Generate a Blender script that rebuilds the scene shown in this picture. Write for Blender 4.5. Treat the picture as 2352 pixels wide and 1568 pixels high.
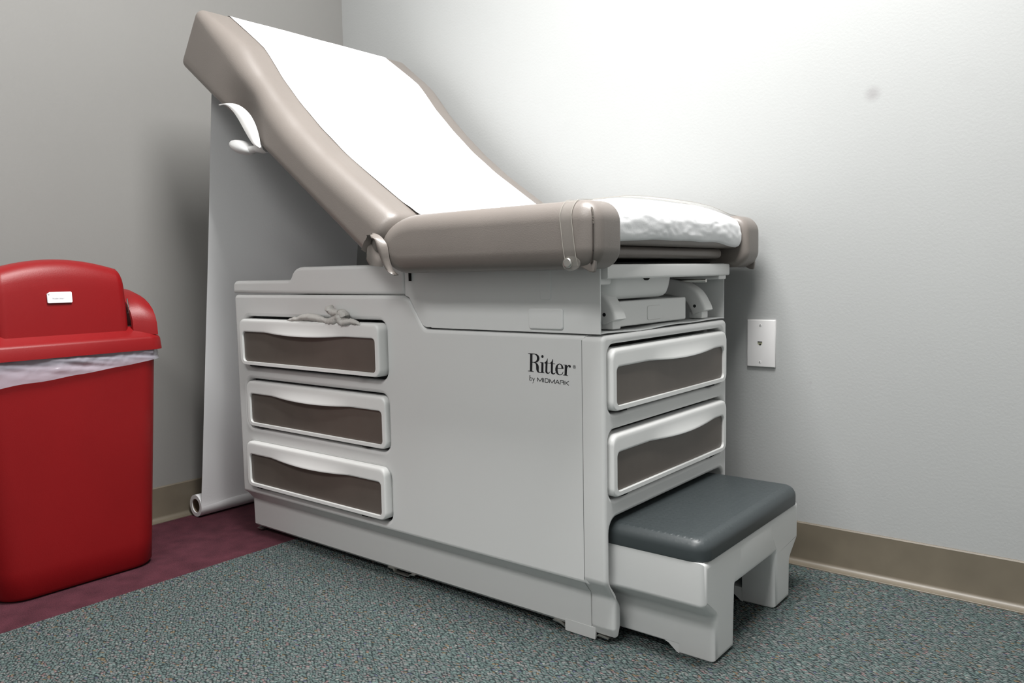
import bpy, bmesh, math, random
from mathutils import Vector, Matrix, noise
random.seed(7)
PI = math.pi
for o in list(bpy.data.objects):
    bpy.data.objects.remove(o)
scn = bpy.context.scene
COL = scn.collection

# ------------------------------------------------------------------ camera
CAM = Vector((2.243, -1.862, 0.7003))
YAW, PITCH, ROLL, FPX = 0.6807, -0.0844, -0.0195, 1822.9
fw = Vector((-math.sin(YAW)*math.cos(PITCH), math.cos(YAW)*math.cos(PITCH), math.sin(PITCH)))
rt0 = Vector((math.cos(YAW), math.sin(YAW), 0)); up0 = rt0.cross(fw)
rt = rt0*math.cos(ROLL) + up0*math.sin(ROLL); up = rt.cross(fw)
cd = bpy.data.cameras.new('camera'); cam = bpy.data.objects.new('camera', cd); COL.objects.link(cam)
cd.sensor_width = 36.0; cd.lens = FPX/2352*36.0; cd.clip_start = 0.02; cd.clip_end = 50
m = Matrix((rt, up, -fw)).transposed().to_4x4(); m.translation = CAM
cam.matrix_world = m
scn.camera = cam

def at(u, v, ax, val):
    """point where the sight line of photo pixel (u, v) meets the plane ax = val"""
    d = fw + rt*((u-1176)/FPX) + up*((784-v)/FPX)
    return CAM + d*((val-CAM[ax])/d[ax])

# ------------------------------------------------------------------ world, lights, exposure
w = bpy.data.worlds.new('world'); scn.world = w; w.use_nodes = True
w.node_tree.nodes['Background'].inputs[0].default_value = (0.75, 0.8, 0.85, 1)
w.node_tree.nodes['Background'].inputs[1].default_value = 0.05
scn.view_settings.view_transform = 'Standard'
scn.view_settings.look = 'None'
scn.view_settings.exposure = 0.30
scn.view_settings.gamma = 1.0
scn.view_settings.use_curve_mapping = False
LIGHTS = [((1.56, -0.95, 2.425), 71.0), ((1.55, -2.55, 2.425), 28.0)]      # two ceiling troffers
for pos, watts in LIGHTS:
    ld = bpy.data.lights.new('ceiling_lamp', 'AREA'); ld.shape = 'RECTANGLE'; ld.size = 1.14; ld.size_y = 0.54
    ld.energy = watts; ld.color = (1.0, 0.99, 0.975)
    lo = bpy.data.objects.new('ceiling_lamp', ld); COL.objects.link(lo); lo.location = pos

# ------------------------------------------------------------------ materials
def lin(c):
    def f(x):
        x /= 255.0
        return x/12.92 if x <= 0.04045 else ((x+0.055)/1.055)**2.4
    return (f(c[0]), f(c[1]), f(c[2]), 1)
class NT:
    def __init__(s, mat):
        s.t = mat.node_tree; s.n = s.t.nodes; s.l = s.t.links
    def add(s, typ, **kw):
        n = s.n.new(typ)
        for k, v in kw.items():
            setattr(n, k, v)
        return n
    def link(s, a, b): s.l.new(a, b)
def material(name, col, rough=0.5, spec=0.5, bump=None, mottling=None, coat=0.0, metal=0.0):
    """plain dielectric with optional fine relief (scale, strength) and colour mottling (scale, amount)"""
    mt = bpy.data.materials.new(name); mt.use_nodes = True; t = NT(mt)
    b = t.n['Principled BSDF']
    b.inputs['Base Color'].default_value = col if len(col) == 4 else (*col, 1)
    b.inputs['Roughness'].default_value = rough
    b.inputs['Specular IOR Level'].default_value = spec
    b.inputs['Coat Weight'].default_value = coat
    b.inputs['Metallic'].default_value = metal
    tc = t.add('ShaderNodeTexCoord')
    if mottling:
        nz = t.add('ShaderNodeTexNoise'); nz.inputs['Scale'].default_value = mottling[0]; nz.inputs['Detail'].default_value = 6
        t.link(tc.outputs['Object'], nz.inputs['Vector'])
        mx = t.add('ShaderNodeMix', data_type='RGBA', blend_type='MULTIPLY')
        mx.inputs[0].default_value = 1.0
        mx.inputs[6].default_value = col if len(col) == 4 else (*col, 1)
        mr = t.add('ShaderNodeMapRange'); mr.inputs[1].default_value = 0.3; mr.inputs[2].default_value = 0.7
        mr.inputs[3].default_value = 1-mottling[1]; mr.inputs[4].default_value = 1+mottling[1]
        t.link(nz.outputs['Fac'], mr.inputs[0])
        cb = t.add('ShaderNodeCombineColor')
        for i in range(3): t.link(mr.outputs[0], cb.inputs[i])
        t.link(cb.outputs[0], mx.inputs[7]); t.link(mx.outputs[2], b.inputs['Base Color'])
    if bump:
        nz = t.add('ShaderNodeTexNoise'); nz.inputs['Scale'].default_value = bump[0]; nz.inputs['Detail'].default_value = 4
        t.link(tc.outputs['Object'], nz.inputs['Vector'])
        bp = t.add('ShaderNodeBump'); bp.inputs['Strength'].default_value = bump[1]; bp.inputs['Distance'].default_value = 0.002
        t.link(nz.outputs['Fac'], bp.inputs['Height']); t.link(bp.outputs[0], b.inputs['Normal'])
    return mt

M = {}
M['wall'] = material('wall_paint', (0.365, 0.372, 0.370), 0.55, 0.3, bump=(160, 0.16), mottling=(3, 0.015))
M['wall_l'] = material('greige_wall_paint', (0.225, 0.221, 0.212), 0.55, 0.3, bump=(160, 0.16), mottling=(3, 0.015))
M['ceiling'] = material('ceiling_tile', (0.72, 0.72, 0.70), 0.9, 0.2, bump=(90, 0.5))
M['base'] = material('cove_base_vinyl', (0.140, 0.119, 0.088), 0.42, 0.5, mottling=(14, 0.10))
M['plastic'] = material('cabinet_plastic', (0.655, 0.66, 0.655), 0.42, 0.45, bump=(900, 0.05))
M['plastic_light'] = material('drawer_plastic', (0.76, 0.765, 0.755), 0.36, 0.5)
M['white_plastic'] = material('white_plastic', (0.74, 0.74, 0.73), 0.33, 0.5)
M['metal_sheet'] = material('painted_sheet_metal', (0.665, 0.675, 0.67), 0.45, 0.45, bump=(700, 0.04))
M['brown'] = material('drawer_inlay', (0.112, 0.096, 0.083), 0.36, 0.45, mottling=(20, 0.05))
M['vinyl'] = material('taupe_vinyl', (0.182, 0.161, 0.146), 0.40, 0.5, bump=(420, 0.10), mottling=(6, 0.04))
M['vinyl_dark'] = material('taupe_vinyl_seam', (0.06, 0.05, 0.044), 0.6, 0.3)
M['stitch'] = material('stitching_thread', (0.30, 0.27, 0.24), 0.7, 0.2)
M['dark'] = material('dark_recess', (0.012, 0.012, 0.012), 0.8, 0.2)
M['ink'] = material('black_print', (0.008, 0.009, 0.011), 0.5, 0.4)
M['steel'] = material('bright_steel', (0.62, 0.61, 0.58), 0.28, 0.5, metal=1.0)
M['red'] = material('red_plastic', (0.20, 0.0045, 0.006), 0.40, 0.32, bump=(500, 0.10), mottling=(5, 0.06))
M['label'] = material('label_paper', (0.80, 0.79, 0.82), 0.6, 0.3)
M['paper'] = material('exam_paper', (0.86, 0.865, 0.875), 0.85, 0.15, bump=(260, 0.10))
M['card'] = material('cardboard_core', (0.20, 0.15, 0.11), 0.9, 0.1)
M['latex'] = material('latex', (0.52, 0.505, 0.48), 0.5, 0.4)
M['plate'] = material('plate_plastic', (0.74, 0.73, 0.73), 0.30, 0.5)
M['jack'] = material('jack_plastic', (0.34, 0.34, 0.24), 0.5, 0.4)

def emission(name, col, s):
    mt = bpy.data.materials.new(name); mt.use_nodes = True; t = NT(mt)
    b = t.n['Principled BSDF']; b.inputs['Base Color'].default_value = (0.8, 0.8, 0.8, 1)
    b.inputs['Emission Color'].default_value = (*col, 1); b.inputs['Emission Strength'].default_value = s
    return mt
M['diffuser'] = emission('lamp_diffuser', (1, 0.985, 0.955), 3.0)

def wall_right_material():
    mt = M['wall'].copy(); mt.name = 'wall_paint_scuffed'; t = NT(mt)
    b = t.n['Principled BSDF']; src = b.inputs['Base Color'].links[0].from_socket
    geo = t.add('ShaderNodeNewGeometry'); prev = src
    for (x, z, rx, amt) in ((1.753, 1.074, 0.024, 0.55), (1.931, 1.08, 0.030, 0.06), (1.628, 0.435, 0.006, 0.25), (1.60, 0.80, 0.006, 0.10)):
        d = t.add('ShaderNodeVectorMath', operation='DISTANCE'); d.inputs[1].default_value = (x, 0, z)
        t.link(geo.outputs['Position'], d.inputs[0])
        mr = t.add('ShaderNodeMapRange', interpolation_type='SMOOTHSTEP')
        mr.inputs[1].default_value = 0.0; mr.inputs[2].default_value = rx; mr.inputs[3].default_value = amt; mr.inputs[4].default_value = 0
        t.link(d.outputs['Value'], mr.inputs[0])
        mx = t.add('ShaderNodeMix', data_type='RGBA'); mx.inputs[7].default_value = (0.22, 0.21, 0.21, 1)
        t.link(mr.outputs[0], mx.inputs[0]); t.link(prev, mx.inputs[6]); prev = mx.outputs[2]
    t.link(prev, b.inputs['Base Color'])
    return mt
M['wall_r'] = wall_right_material()

def carpet_material():
    """tweed loop pile: rows of yarn loops, the shade between them painted into the colour"""
    mt = bpy.data.materials.new('teal_tweed_carpet'); mt.use_nodes = True; t = NT(mt); b = t.n['Principled BSDF']
    b.inputs['Roughness'].default_value = 0.95; b.inputs['Specular IOR Level'].default_value = 0.1
    tc = t.add('ShaderNodeTexCoord')
    nz = t.add('ShaderNodeTexNoise'); nz.inputs['Scale'].default_value = 45; nz.inputs['Detail'].default_value = 2
    t.link(tc.outputs['Object'], nz.inputs['Vector'])
    wv = t.add('ShaderNodeMix', data_type='VECTOR'); wv.inputs[0].default_value = 0.012
    t.link(tc.outputs['Object'], wv.inputs[4]); t.link(nz.outputs['Color'], wv.inputs[5])
    mp = t.add('ShaderNodeMapping'); mp.inputs['Rotation'].default_value = (0, 0, math.radians(52)); mp.inputs['Scale'].default_value = (135, 245, 1)
    t.link(wv.outputs[1], mp.inputs['Vector'])
    vo = t.add('ShaderNodeTexVoronoi', voronoi_dimensions='2D'); vo.inputs['Scale'].default_value = 1.0; vo.inputs['Randomness'].default_value = 0.62
    t.link(mp.outputs[0], vo.inputs['Vector'])
    sp = t.add('ShaderNodeSeparateColor'); t.link(vo.outputs['Color'], sp.inputs[0])
    cr = t.add('ShaderNodeValToRGB'); cr.color_ramp.interpolation = 'CONSTANT'
    stops = [(0.0, (0.130, 0.172, 0.166)), (0.24, (0.165, 0.180, 0.180)), (0.46, (0.105, 0.145, 0.142)), (0.62, (0.150, 0.205, 0.195)),
             (0.78, (0.205, 0.215, 0.210)), (0.90, (0.235, 0.165, 0.165)), (0.94, (0.205, 0.155, 0.10)), (0.965, (0.11, 0.12, 0.175)), (0.985, (0.29, 0.30, 0.285))]
    stops = [(p, tuple(v*.90 for v in c)) for p, c in stops]
    el = cr.color_ramp.elements
    el[0].position = 0; el[0].color = (*stops[0][1], 1); el[1].position = stops[1][0]; el[1].color = (*stops[1][1], 1)
    for p, c in stops[2:]:
        e = el.new(p); e.color = (*c, 1)
    t.link(sp.outputs[0], cr.inputs[0])
    gap_shade = t.add('ShaderNodeMapRange', interpolation_type='SMOOTHSTEP'); gap_shade.inputs[1].default_value = 0.27; gap_shade.inputs[2].default_value = 0.62
    gap_shade.inputs[3].default_value = 0.0; gap_shade.inputs[4].default_value = 0.92; t.link(vo.outputs['Distance'], gap_shade.inputs[0])
    mx = t.add('ShaderNodeMix', data_type='RGBA'); mx.inputs[7].default_value = (0.022, 0.030, 0.031, 1)  # dark colour painted in for the shade down between the loops
    t.link(gap_shade.outputs[0], mx.inputs[0]); t.link(cr.outputs[0], mx.inputs[6]); t.link(mx.outputs[2], b.inputs['Base Color'])
    inv = t.add('ShaderNodeMath', operation='SUBTRACT'); inv.inputs[0].default_value = 1.0; t.link(vo.outputs['Distance'], inv.inputs[1])
    bp = t.add('ShaderNodeBump'); bp.inputs['Strength'].default_value = 1.0; bp.inputs['Distance'].default_value = 0.005
    t.link(inv.outputs[0], bp.inputs['Height']); t.link(bp.outputs[0], b.inputs['Normal'])
    return mt
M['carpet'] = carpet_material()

def burgundy_material():
    mt = bpy.data.materials.new('burgundy_carpet'); mt.use_nodes = True; t = NT(mt); b = t.n['Principled BSDF']
    b.inputs['Roughness'].default_value = 0.95; b.inputs['Specular IOR Level'].default_value = 0.1
    b.inputs['Sheen Weight'].default_value = 0.03
    tc = t.add('ShaderNodeTexCoord')
    n1 = t.add('ShaderNodeTexNoise'); n1.inputs['Scale'].default_value = 420; n1.inputs['Detail'].default_value = 3
    n2 = t.add('ShaderNodeTexNoise'); n2.inputs['Scale'].default_value = 22; n2.inputs['Detail'].default_value = 5
    for n in (n1, n2): t.link(tc.outputs['Object'], n.inputs['Vector'])
    sm = t.add('ShaderNodeMath', operation='MULTIPLY_ADD'); sm.inputs[1].default_value = 0.6
    t.link(n1.outputs['Fac'], sm.inputs[0])
    h = t.add('ShaderNodeMath', operation='MULTIPLY'); h.inputs[1].default_value = 0.4; t.link(n2.outputs['Fac'], h.inputs[0]); t.link(h.outputs[0], sm.inputs[2])
    cr = t.add('ShaderNodeValToRGB')
    cr.color_ramp.elements[0].position = 0.30; cr.color_ramp.elements[0].color = (0.026, 0.007, 0.011, 1)
    cr.color_ramp.elements[1].position = 0.70; cr.color_ramp.elements[1].color = (0.105, 0.030, 0.043, 1)
    t.link(sm.outputs[0], cr.inputs[0]); t.link(cr.outputs[0], b.inputs['Base Color'])
    bp = t.add('ShaderNodeBump'); bp.inputs['Strength'].default_value = 0.8; bp.inputs['Distance'].default_value = 0.002
    t.link(n1.outputs['Fac'], bp.inputs['Height']); t.link(bp.outputs[0], b.inputs['Normal'])
    return mt
M['burgundy'] = burgundy_material()

def tread_material():
    mt = material('step_tread_rubber', (0.040, 0.049, 0.052), 0.42, 0.5); t = NT(mt); b = t.n['Principled BSDF']
    tc = t.add('ShaderNodeTexCoord')
    vo = t.add('ShaderNodeTexVoronoi', voronoi_dimensions='2D'); vo.inputs['Scale'].default_value = 78; vo.inputs['Randomness'].default_value = 0.0
    t.link(tc.outputs['Object'], vo.inputs['Vector'])
    mr = t.add('ShaderNodeMapRange', interpolation_type='SMOOTHSTEP'); mr.inputs[1].default_value = 0.12; mr.inputs[2].default_value = 0.34
    mr.inputs[3].default_value = 1; mr.inputs[4].default_value = 0
    t.link(vo.outputs['Distance'], mr.inputs[0])
    nz = t.add('ShaderNodeTexNoise'); nz.inputs['Scale'].default_value = 500; t.link(tc.outputs['Object'], nz.inputs['Vector'])
    ad = t.add('ShaderNodeMath', operation='MULTIPLY_ADD'); ad.inputs[1].default_value = 0.25
    t.link(nz.outputs['Fac'], ad.inputs[0]); t.link(mr.outputs[0], ad.inputs[2])
    bp = t.add('ShaderNodeBump'); bp.inputs['Strength'].default_value = 0.4; bp.inputs['Distance'].default_value = 0.001
    geo = t.add('ShaderNodeNewGeometry'); sx = t.add('ShaderNodeSeparateXYZ'); t.link(geo.outputs['Normal'], sx.inputs[0])
    mk = t.add('ShaderNodeMapRange'); mk.inputs[1].default_value = 0.45; mk.inputs[2].default_value = 0.8; t.link(sx.outputs[2], mk.inputs[0])
    mu = t.add('ShaderNodeMath', operation='MULTIPLY'); t.link(mk.outputs[0], mu.inputs[0]); t.link(ad.outputs[0], mu.inputs[1])
    t.link(mu.outputs[0], bp.inputs['Height']); t.link(bp.outputs[0], b.inputs['Normal'])
    return mt
M['tread'] = tread_material()

def clear_material(name, col, alpha, rough):
    mt = bpy.data.materials.new(name); mt.use_nodes = True; t = NT(mt); b = t.n['Principled BSDF']
    b.inputs['Base Color'].default_value = (*col, 1); b.inputs['Roughness'].default_value = rough
    b.inputs['Alpha'].default_value = alpha
    return mt
M['clear'] = clear_material('clear_vinyl_strap', (0.40, 0.38, 0.35), 0.14, 0.2)
M['clear_edge'] = clear_material('clear_vinyl_edge', (0.42, 0.40, 0.36), 0.7, 0.3)
M['bag'] = clear_material('milky_bag_film', (0.62, 0.61, 0.70), 0.42, 0.22)

# ------------------------------------------------------------------ mesh helpers
def finish(me, mat, angle=35):
    me.materials.append(mat)
    for p in me.polygons: p.use_smooth = True
    me.set_sharp_from_angle(angle=math.radians(angle))
    for p in me.polygons:
        if len(p.vertices) != 4 and max(abs(c) for c in p.normal) > .9999 and mat.name != 'taupe_vinyl': p.use_smooth = False
    me.update()
def obj(name, me, parent=None, mat=None, angle=35):
    if mat is not None: finish(me, mat, angle)
    o = bpy.data.objects.new(name, me); COL.objects.link(o)
    if parent is not None: o.parent = parent
    return o
def mesh(verts, faces, fix=True):
    me = bpy.data.meshes.new('m'); me.from_pydata([tuple(v) for v in verts], [], faces)
    bm = bmesh.new(); bm.from_mesh(me)
    if fix:
        bmesh.ops.remove_doubles(bm, verts=bm.verts, dist=1e-5)
        bmesh.ops.recalc_face_normals(bm, faces=bm.faces)
    bm.to_mesh(me); bm.free(); return me
def join(meshes):
    bm = bmesh.new()
    for q in meshes: bm.from_mesh(q)
    me = bpy.data.meshes.new('m'); bm.to_mesh(me); bm.free(); return me
def empty(name, loc, label, cat, group=None):
    o = bpy.data.objects.new(name, None); COL.objects.link(o); o.empty_display_size = 0.05
    o['label'] = label; o['category'] = cat
    if group: o['group'] = group
    return o
def tag(o, label, cat, group=None):
    o['label'] = label; o['category'] = cat
    if group: o['group'] = group
    return o
def struct(o, label, cat):
    o['kind'] = 'structure'; o['label'] = label; o['category'] = cat; return o
def rr(x0, y0, x1, y1, r, n=6):
    """rounded rectangle, anticlockwise; r: number or (bl, br, tr, tl)"""
    if not isinstance(r, (tuple, list)): r = (r,)*4
    cs = [(x0+r[0], y0+r[0], r[0], PI), (x1-r[1], y0+r[1], r[1], 1.5*PI), (x1-r[2], y1-r[2], r[2], 0), (x0+r[3], y1-r[3], r[3], .5*PI)]
    return [(cx+q*math.cos(a+.5*PI*k/n), cy+q*math.sin(a+.5*PI*k/n)) for cx, cy, q, a in cs for k in range(n+1)]
def fillet(pts, rads, n=6):
    """polygon with rounded corners"""
    out = []
    L = len(pts)
    for i in range(L):
        p = Vector(pts[i]).to_2d(); a = Vector(pts[i-1]).to_2d(); b = Vector(pts[(i+1) % L]).to_2d()
        r = rads[i] if isinstance(rads, (list, tuple)) else rads
        if r <= 0: out.append(tuple(p)); continue
        da = (a-p).normalized(); db = (b-p).normalized()
        ang = da.angle(db); tl = r/math.tan(ang/2)
        tl = min(tl, (a-p).length*.49, (b-p).length*.49); r = tl*math.tan(ang/2)
        c = p+(da+db).normalized()*(r/math.sin(ang/2))
        s = p+da*tl; e = p+db*tl
        a0 = math.atan2(s.y-c.y, s.x-c.x); a1 = math.atan2(e.y-c.y, e.x-c.x)
        d = (a1-a0+PI) % (2*PI)-PI
        out += [(c.x+r*math.cos(a0+d*k/n), c.y+r*math.sin(a0+d*k/n)) for k in range(n+1)]
    return out
MAPS = {'x': lambda a, b, h: (h, a, b), 'y': lambda a, b, h: (a, -h, b), 'z': lambda a, b, h: (a, b, h)}
# axis 'x': polygon (y, z), height x.  'y': polygon (x, z), height -y (towards the room).  'z': polygon (x, y)
def area2(p): return sum(p[i-1][0]*p[i][1]-p[i][0]*p[i-1][1] for i in range(len(p)))
def loft(rings, cap0=True, cap1=True, closed=True):
    n = len(rings[0]); verts = [v for r in rings for v in r]; faces = []
    for i in range(len(rings)-1):
        for j in range(n if closed else n-1):
            k = (j+1) % n
            faces.append((i*n+j, i*n+k, (i+1)*n+k, (i+1)*n+j))
    if cap0: faces.append(tuple(range(n))[::-1])
    if cap1: faces.append(tuple(range((len(rings)-1)*n, len(rings)*n)))
    return mesh(verts, faces)
def prism(poly, axis, h0, h1, r0=0.0, r1=0.0, wt=None, n=6):
    """extruded polygon, ends rounded with radius r0 / r1 (wt: inset weight per point)"""
    if area2(poly) < 0: poly = poly[::-1]; wt = wt[::-1] if wt else None
    L = len(poly); nor = []
    for i in range(L):
        a = Vector(poly[i-1]); b = Vector(poly[i]); c = Vector(poly[(i+1) % L])
        e1 = (b-a); e2 = (c-b)
        e1 = e1.normalized() if e1.length > 1e-9 else e2.normalized(); e2 = e2.normalized() if e2.length > 1e-9 else e1
        n1 = Vector((-e1.y, e1.x)); n2 = Vector((-e2.y, e2.x)); q = n1+n2
        q = q/max(0.35, q.length_squared/2) if q.length > 1e-6 else n1
        nor.append(q)
    f = MAPS[axis]
    E = [Vector(poly[(i+1) % L])-Vector(poly[i]) for i in range(L)]
    def offset(d):
        """polygon moved inwards by d; corners tighter than d collapse to a mitre"""
        Q = [Vector((p[0]+nor[i].x*d*(wt[i] if wt else 1), p[1]+nor[i].y*d*(wt[i] if wt else 1))) for i, p in enumerate(poly)]
        if d <= 0: return Q
        bad = [E[i].dot(Q[(i+1) % L]-Q[i]) <= 1e-12 for i in range(L)]
        if not any(bad) or all(bad): return Q
        i0 = next(i for i in range(L) if not bad[i]); i = 0
        while i < L:
            a = (i0+i) % L
            if bad[a]:
                j = i
                while bad[(i0+j) % L]: j += 1
                b = (i0+j) % L; pa = (a-1) % L                    # good edges pa and b
                e1 = E[pa].normalized(); e2 = E[b].normalized()
                p1 = Q[pa]; p2 = Q[(b+1) % L]; den = e1.x*e2.y-e1.y*e2.x
                if abs(den) > 1e-3:
                    t = ((p2.x-p1.x)*e2.y-(p2.y-p1.y)*e2.x)/den; x = p1+e1*t
                else: x = (Q[a]+Q[b])/2
                k = i
                while k <= j: Q[(i0+k) % L] = x.copy(); k += 1
                i = j
            i += 1
        return Q
    def ring(h, d):
        return [f(q.x, q.y, h) for q in offset(d)]
    rings = []
    x0_, r0 = r0 if isinstance(r0, tuple) else (r0, r0)
    x1_, r1 = r1 if isinstance(r1, tuple) else (r1, r1)
    if r0 > 0:
        for k in range(n): t = .5*PI*k/n; rings.append(ring(h0+x0_-x0_*math.cos(t), r0-r0*math.sin(t)))
        rings.append(ring(h0+x0_, 0))
    else: rings.append(ring(h0, 0))
    if r1 > 0:
        rings.append(ring(h1-x1_, 0))
        for k in range(n-1, -1, -1): t = .5*PI*k/n; rings.append(ring(h1-x1_+x1_*math.cos(t), r1-r1*math.sin(t)))
    else: rings.append(ring(h1, 0))
    return loft(rings)
def box(x0, y0, z0, x1, y1, z1, r=0.0, n=3):
    if r <= 0: return prism([(x0, y0), (x1, y0), (x1, y1), (x0, y1)], 'z', z0, z1)
    return prism(rr(x0, y0, x1, y1, r, n), 'z', z0, z1, r*.98, r*.98, n=n)
def panel(outer, holes, axis, h0, h1, bev):
    """flat panel with holes; all front and back edges rolled with radius bev (2D curve, filled and bevelled)"""
    cu = bpy.data.curves.new('c', 'CURVE'); cu.dimensions = '2D'; cu.fill_mode = 'BOTH'
    for pl in [outer]+list(holes):
        s = cu.splines.new('POLY'); s.points.add(len(pl)-1); s.use_cyclic_u = True
        for q, (a, b) in zip(s.points, pl): q.co = (a, b, 0, 1)
    cu.bevel_depth = bev; cu.bevel_resolution = 3; cu.offset = -bev; cu.extrude = (h1-h0)/2-bev
    ob = bpy.data.objects.new('c', cu); COL.objects.link(ob)
    dg = bpy.context.evaluated_depsgraph_get(); dg.update()
    me = bpy.data.meshes.new_from_object(ob.evaluated_get(dg))
    bpy.data.objects.remove(ob); bpy.data.curves.remove(cu)
    f = MAPS[axis]; mid = (h0+h1)/2
    for v in me.vertices: v.co = f(v.co.x, v.co.y, v.co.z+mid)
    bm = bmesh.new(); bm.from_mesh(me); bmesh.ops.remove_doubles(bm, verts=bm.verts, dist=1e-5)
    bmesh.ops.recalc_face_normals(bm, faces=bm.faces); bm.to_mesh(me); bm.free()
    me.materials.clear()
    return me
def catmull(pts, n=8):
    P = [Vector(p) for p in pts]; P = [2*P[0]-P[1]]+P+[2*P[-1]-P[-2]]; out = []
    for i in range(1, len(P)-2):
        a, b, c, d = P[i-1:i+3]
        for k in range(n):
            t = k/n
            out.append(.5*((2*b)+(c-a)*t+(2*a-5*b+4*c-d)*t*t+(3*b-a-3*c+d)*t**3))
    out.append(P[-2]); return out
def tube(pts, rad, n=10, flat=1.0, cap=True, side=None):
    """round (or flattened) tube along 3-D points; rad: number or list"""
    P = [Vector(p) for p in pts]; rings = []; L = len(P)
    for i, p in enumerate(P):
        d = (P[min(i+1, L-1)]-P[max(i-1, 0)]).normalized()
        s = Vector(side) if side else Vector((0, 0, 1))
        if abs(d.dot(s)) > .98: s = Vector((1, 0, 0))
        u = d.cross(s).normalized(); v = u.cross(d).normalized()
        r = rad[i] if isinstance(rad, (list, tuple)) else rad
        rings.append([tuple(p+u*(r*flat*math.cos(2*PI*k/n))+v*(r*math.sin(2*PI*k/n))) for k in range(n)])
    return loft(rings, cap, cap)
def sheet(A, B, thick=0.0, mid=None):
    """strip of quads between polylines A and B (and optional mids)"""
    rows = [A]+(mid or [])+[B]; n = len(A)
    verts = [v for r in rows for v in r]
    faces = [(i*n+j, i*n+j+1, (i+1)*n+j+1, (i+1)*n+j) for i in range(len(rows)-1) for j in range(n-1)]
    me = mesh(verts, faces)
    if thick:
        bm = bmesh.new(); bm.from_mesh(me)
        bmesh.ops.solidify(bm, geom=bm.faces[:]+bm.edges[:]+bm.verts[:], thickness=thick)
        bmesh.ops.recalc_face_normals(bm, faces=bm.faces); bm.to_mesh(me); bm.free()
    return me
def disc(c, r, axis, h, n=20, bev=None):
    return prism([(c[0]+r*math.cos(2*PI*k/n), c[1]+r*math.sin(2*PI*k/n)) for k in range(n)], axis, h[0], h[1], 0, bev or 0, n=3)

# ------------------------------------------------------------------ the room
RX, RY, RZ = 3.3, -3.2, 2.46
SEAM = 0.463
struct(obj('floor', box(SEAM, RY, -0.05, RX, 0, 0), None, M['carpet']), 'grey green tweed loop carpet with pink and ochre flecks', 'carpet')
struct(obj('floor_border', box(-0.0, RY, -0.05, SEAM, 0, 0), None, M['burgundy']), 'burgundy plush carpet strip along the wall behind the bin', 'carpet')
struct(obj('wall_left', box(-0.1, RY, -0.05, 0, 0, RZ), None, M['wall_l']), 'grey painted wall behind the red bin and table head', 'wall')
struct(obj('wall_right', box(-0.1, 0, -0.05, RX, 0.1, RZ), None, M['wall_r']), 'pale grey scuffed wall alongside the table with phone jack', 'wall')
struct(obj('wall_back', box(-0.1, RY-0.1, -0.05, RX, RY, RZ), None, M['wall']), 'plain grey wall opposite the phone jack wall', 'wall')
struct(obj('wall_front', box(RX, RY-0.1, -0.05, RX+0.1, 0.1, RZ), None, M['wall']), 'plain grey wall facing the foot of the table', 'wall')
struct(obj('ceiling', box(-0.1, RY-0.1, RZ, RX+0.1, 0.1, RZ+0.05), None, M['ceiling']), 'white tile ceiling above the table', 'ceiling')
def cove(n=7):
    H = 0.1016; t = 0.0045; pr = [(0, 0), (0.0235, 0), (0.0235, 0.002)]
    R = 0.0185
    for k in range(n+1):
        a = .5*PI*k/n
        pr.append((t+R-R*math.sin(a), 0.0025+.68*(R-R*math.cos(a))))
    pr += [(t, H-0.003), (t-0.002, H), (0, H)]
    return pr
pf = cove()
struct(obj('baseboard_right', prism([(-y, z) for y, z in pf], 'x', 0.0, RX), None, M['base'], 30), 'taupe vinyl cove base under the phone jack wall', 'baseboard')
struct(obj('baseboard_left', prism([(x, z) for x, z in pf], 'y', 0.0, -RY), None, M['base'], 30), 'taupe vinyl cove base behind the red bin', 'baseboard')
for (pos, watts), lab in zip(LIGHTS, ('rectangular fluorescent ceiling light above the exam table', 'rectangular fluorescent ceiling light over the open floor')):
    fx = empty('ceiling_light', None, lab, 'ceiling light')
    X, Y = pos[0], pos[1]
    obj('frame', panel(rr(X-.61, Y-.31, X+.61, Y+.31, .004, 2), [rr(X-.58, Y-.28, X+.58, Y+.28, .004, 2)], 'z', RZ-.02, RZ, .002), fx, M['white_plastic'])
    obj('diffuser', box(X-.58, Y-.28, RZ-.012, X+.58, Y+.28, RZ-.008), fx, M['diffuser'])

# ------------------------------------------------------------------ exam table
YC = -0.397; YN = -0.66; YF = 2*YC-YN            # cabinet near and far side
XH, XS, XF = 0.303, 1.425, 1.48                  # head end, seam of the foot frame, foot face
table = empty('exam_table', None, 'grey medical exam table with taupe vinyl cushions and brown inlaid drawers', 'exam table')

# side openings (x0, z0, x1, z1)
OP = [(0.345, 0.466, 0.906, 0.603), (0.345, 0.302, 0.906, 0.436), (0.345, 0.137, 0.906, 0.264)]
XO = XS+.0162
side_out = fillet([(XH, 0.118), (XO, 0.118), (XO, 0.5875), (1.028, 0.5875), (0.985, 0.652), (0.962, 0.6595), (XH, 0.6605)],
                  [0, 0, 0, 0.02, 0.012, 0.01, 0.012], 5)
near = obj('side_panel', panel(side_out, [rr(*q, 0.024) for q in OP], 'y', -YN-0.03, -YN, 0.009), table, M['plastic'])
obj('side_panel', panel(side_out, [], 'y', -YF, -YF+0.03, 0.009), table, M['plastic'])
obj('head_panel', box(XH+.006, YN+.012, 0.118, XH+0.02, YF-.012, 0.655), table, M['plastic'])
obj('inner_floor', box(XH+.02, YN+.03, 0.118, XS-.26, YF-.03, 0.124), table, M['dark'])
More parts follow.
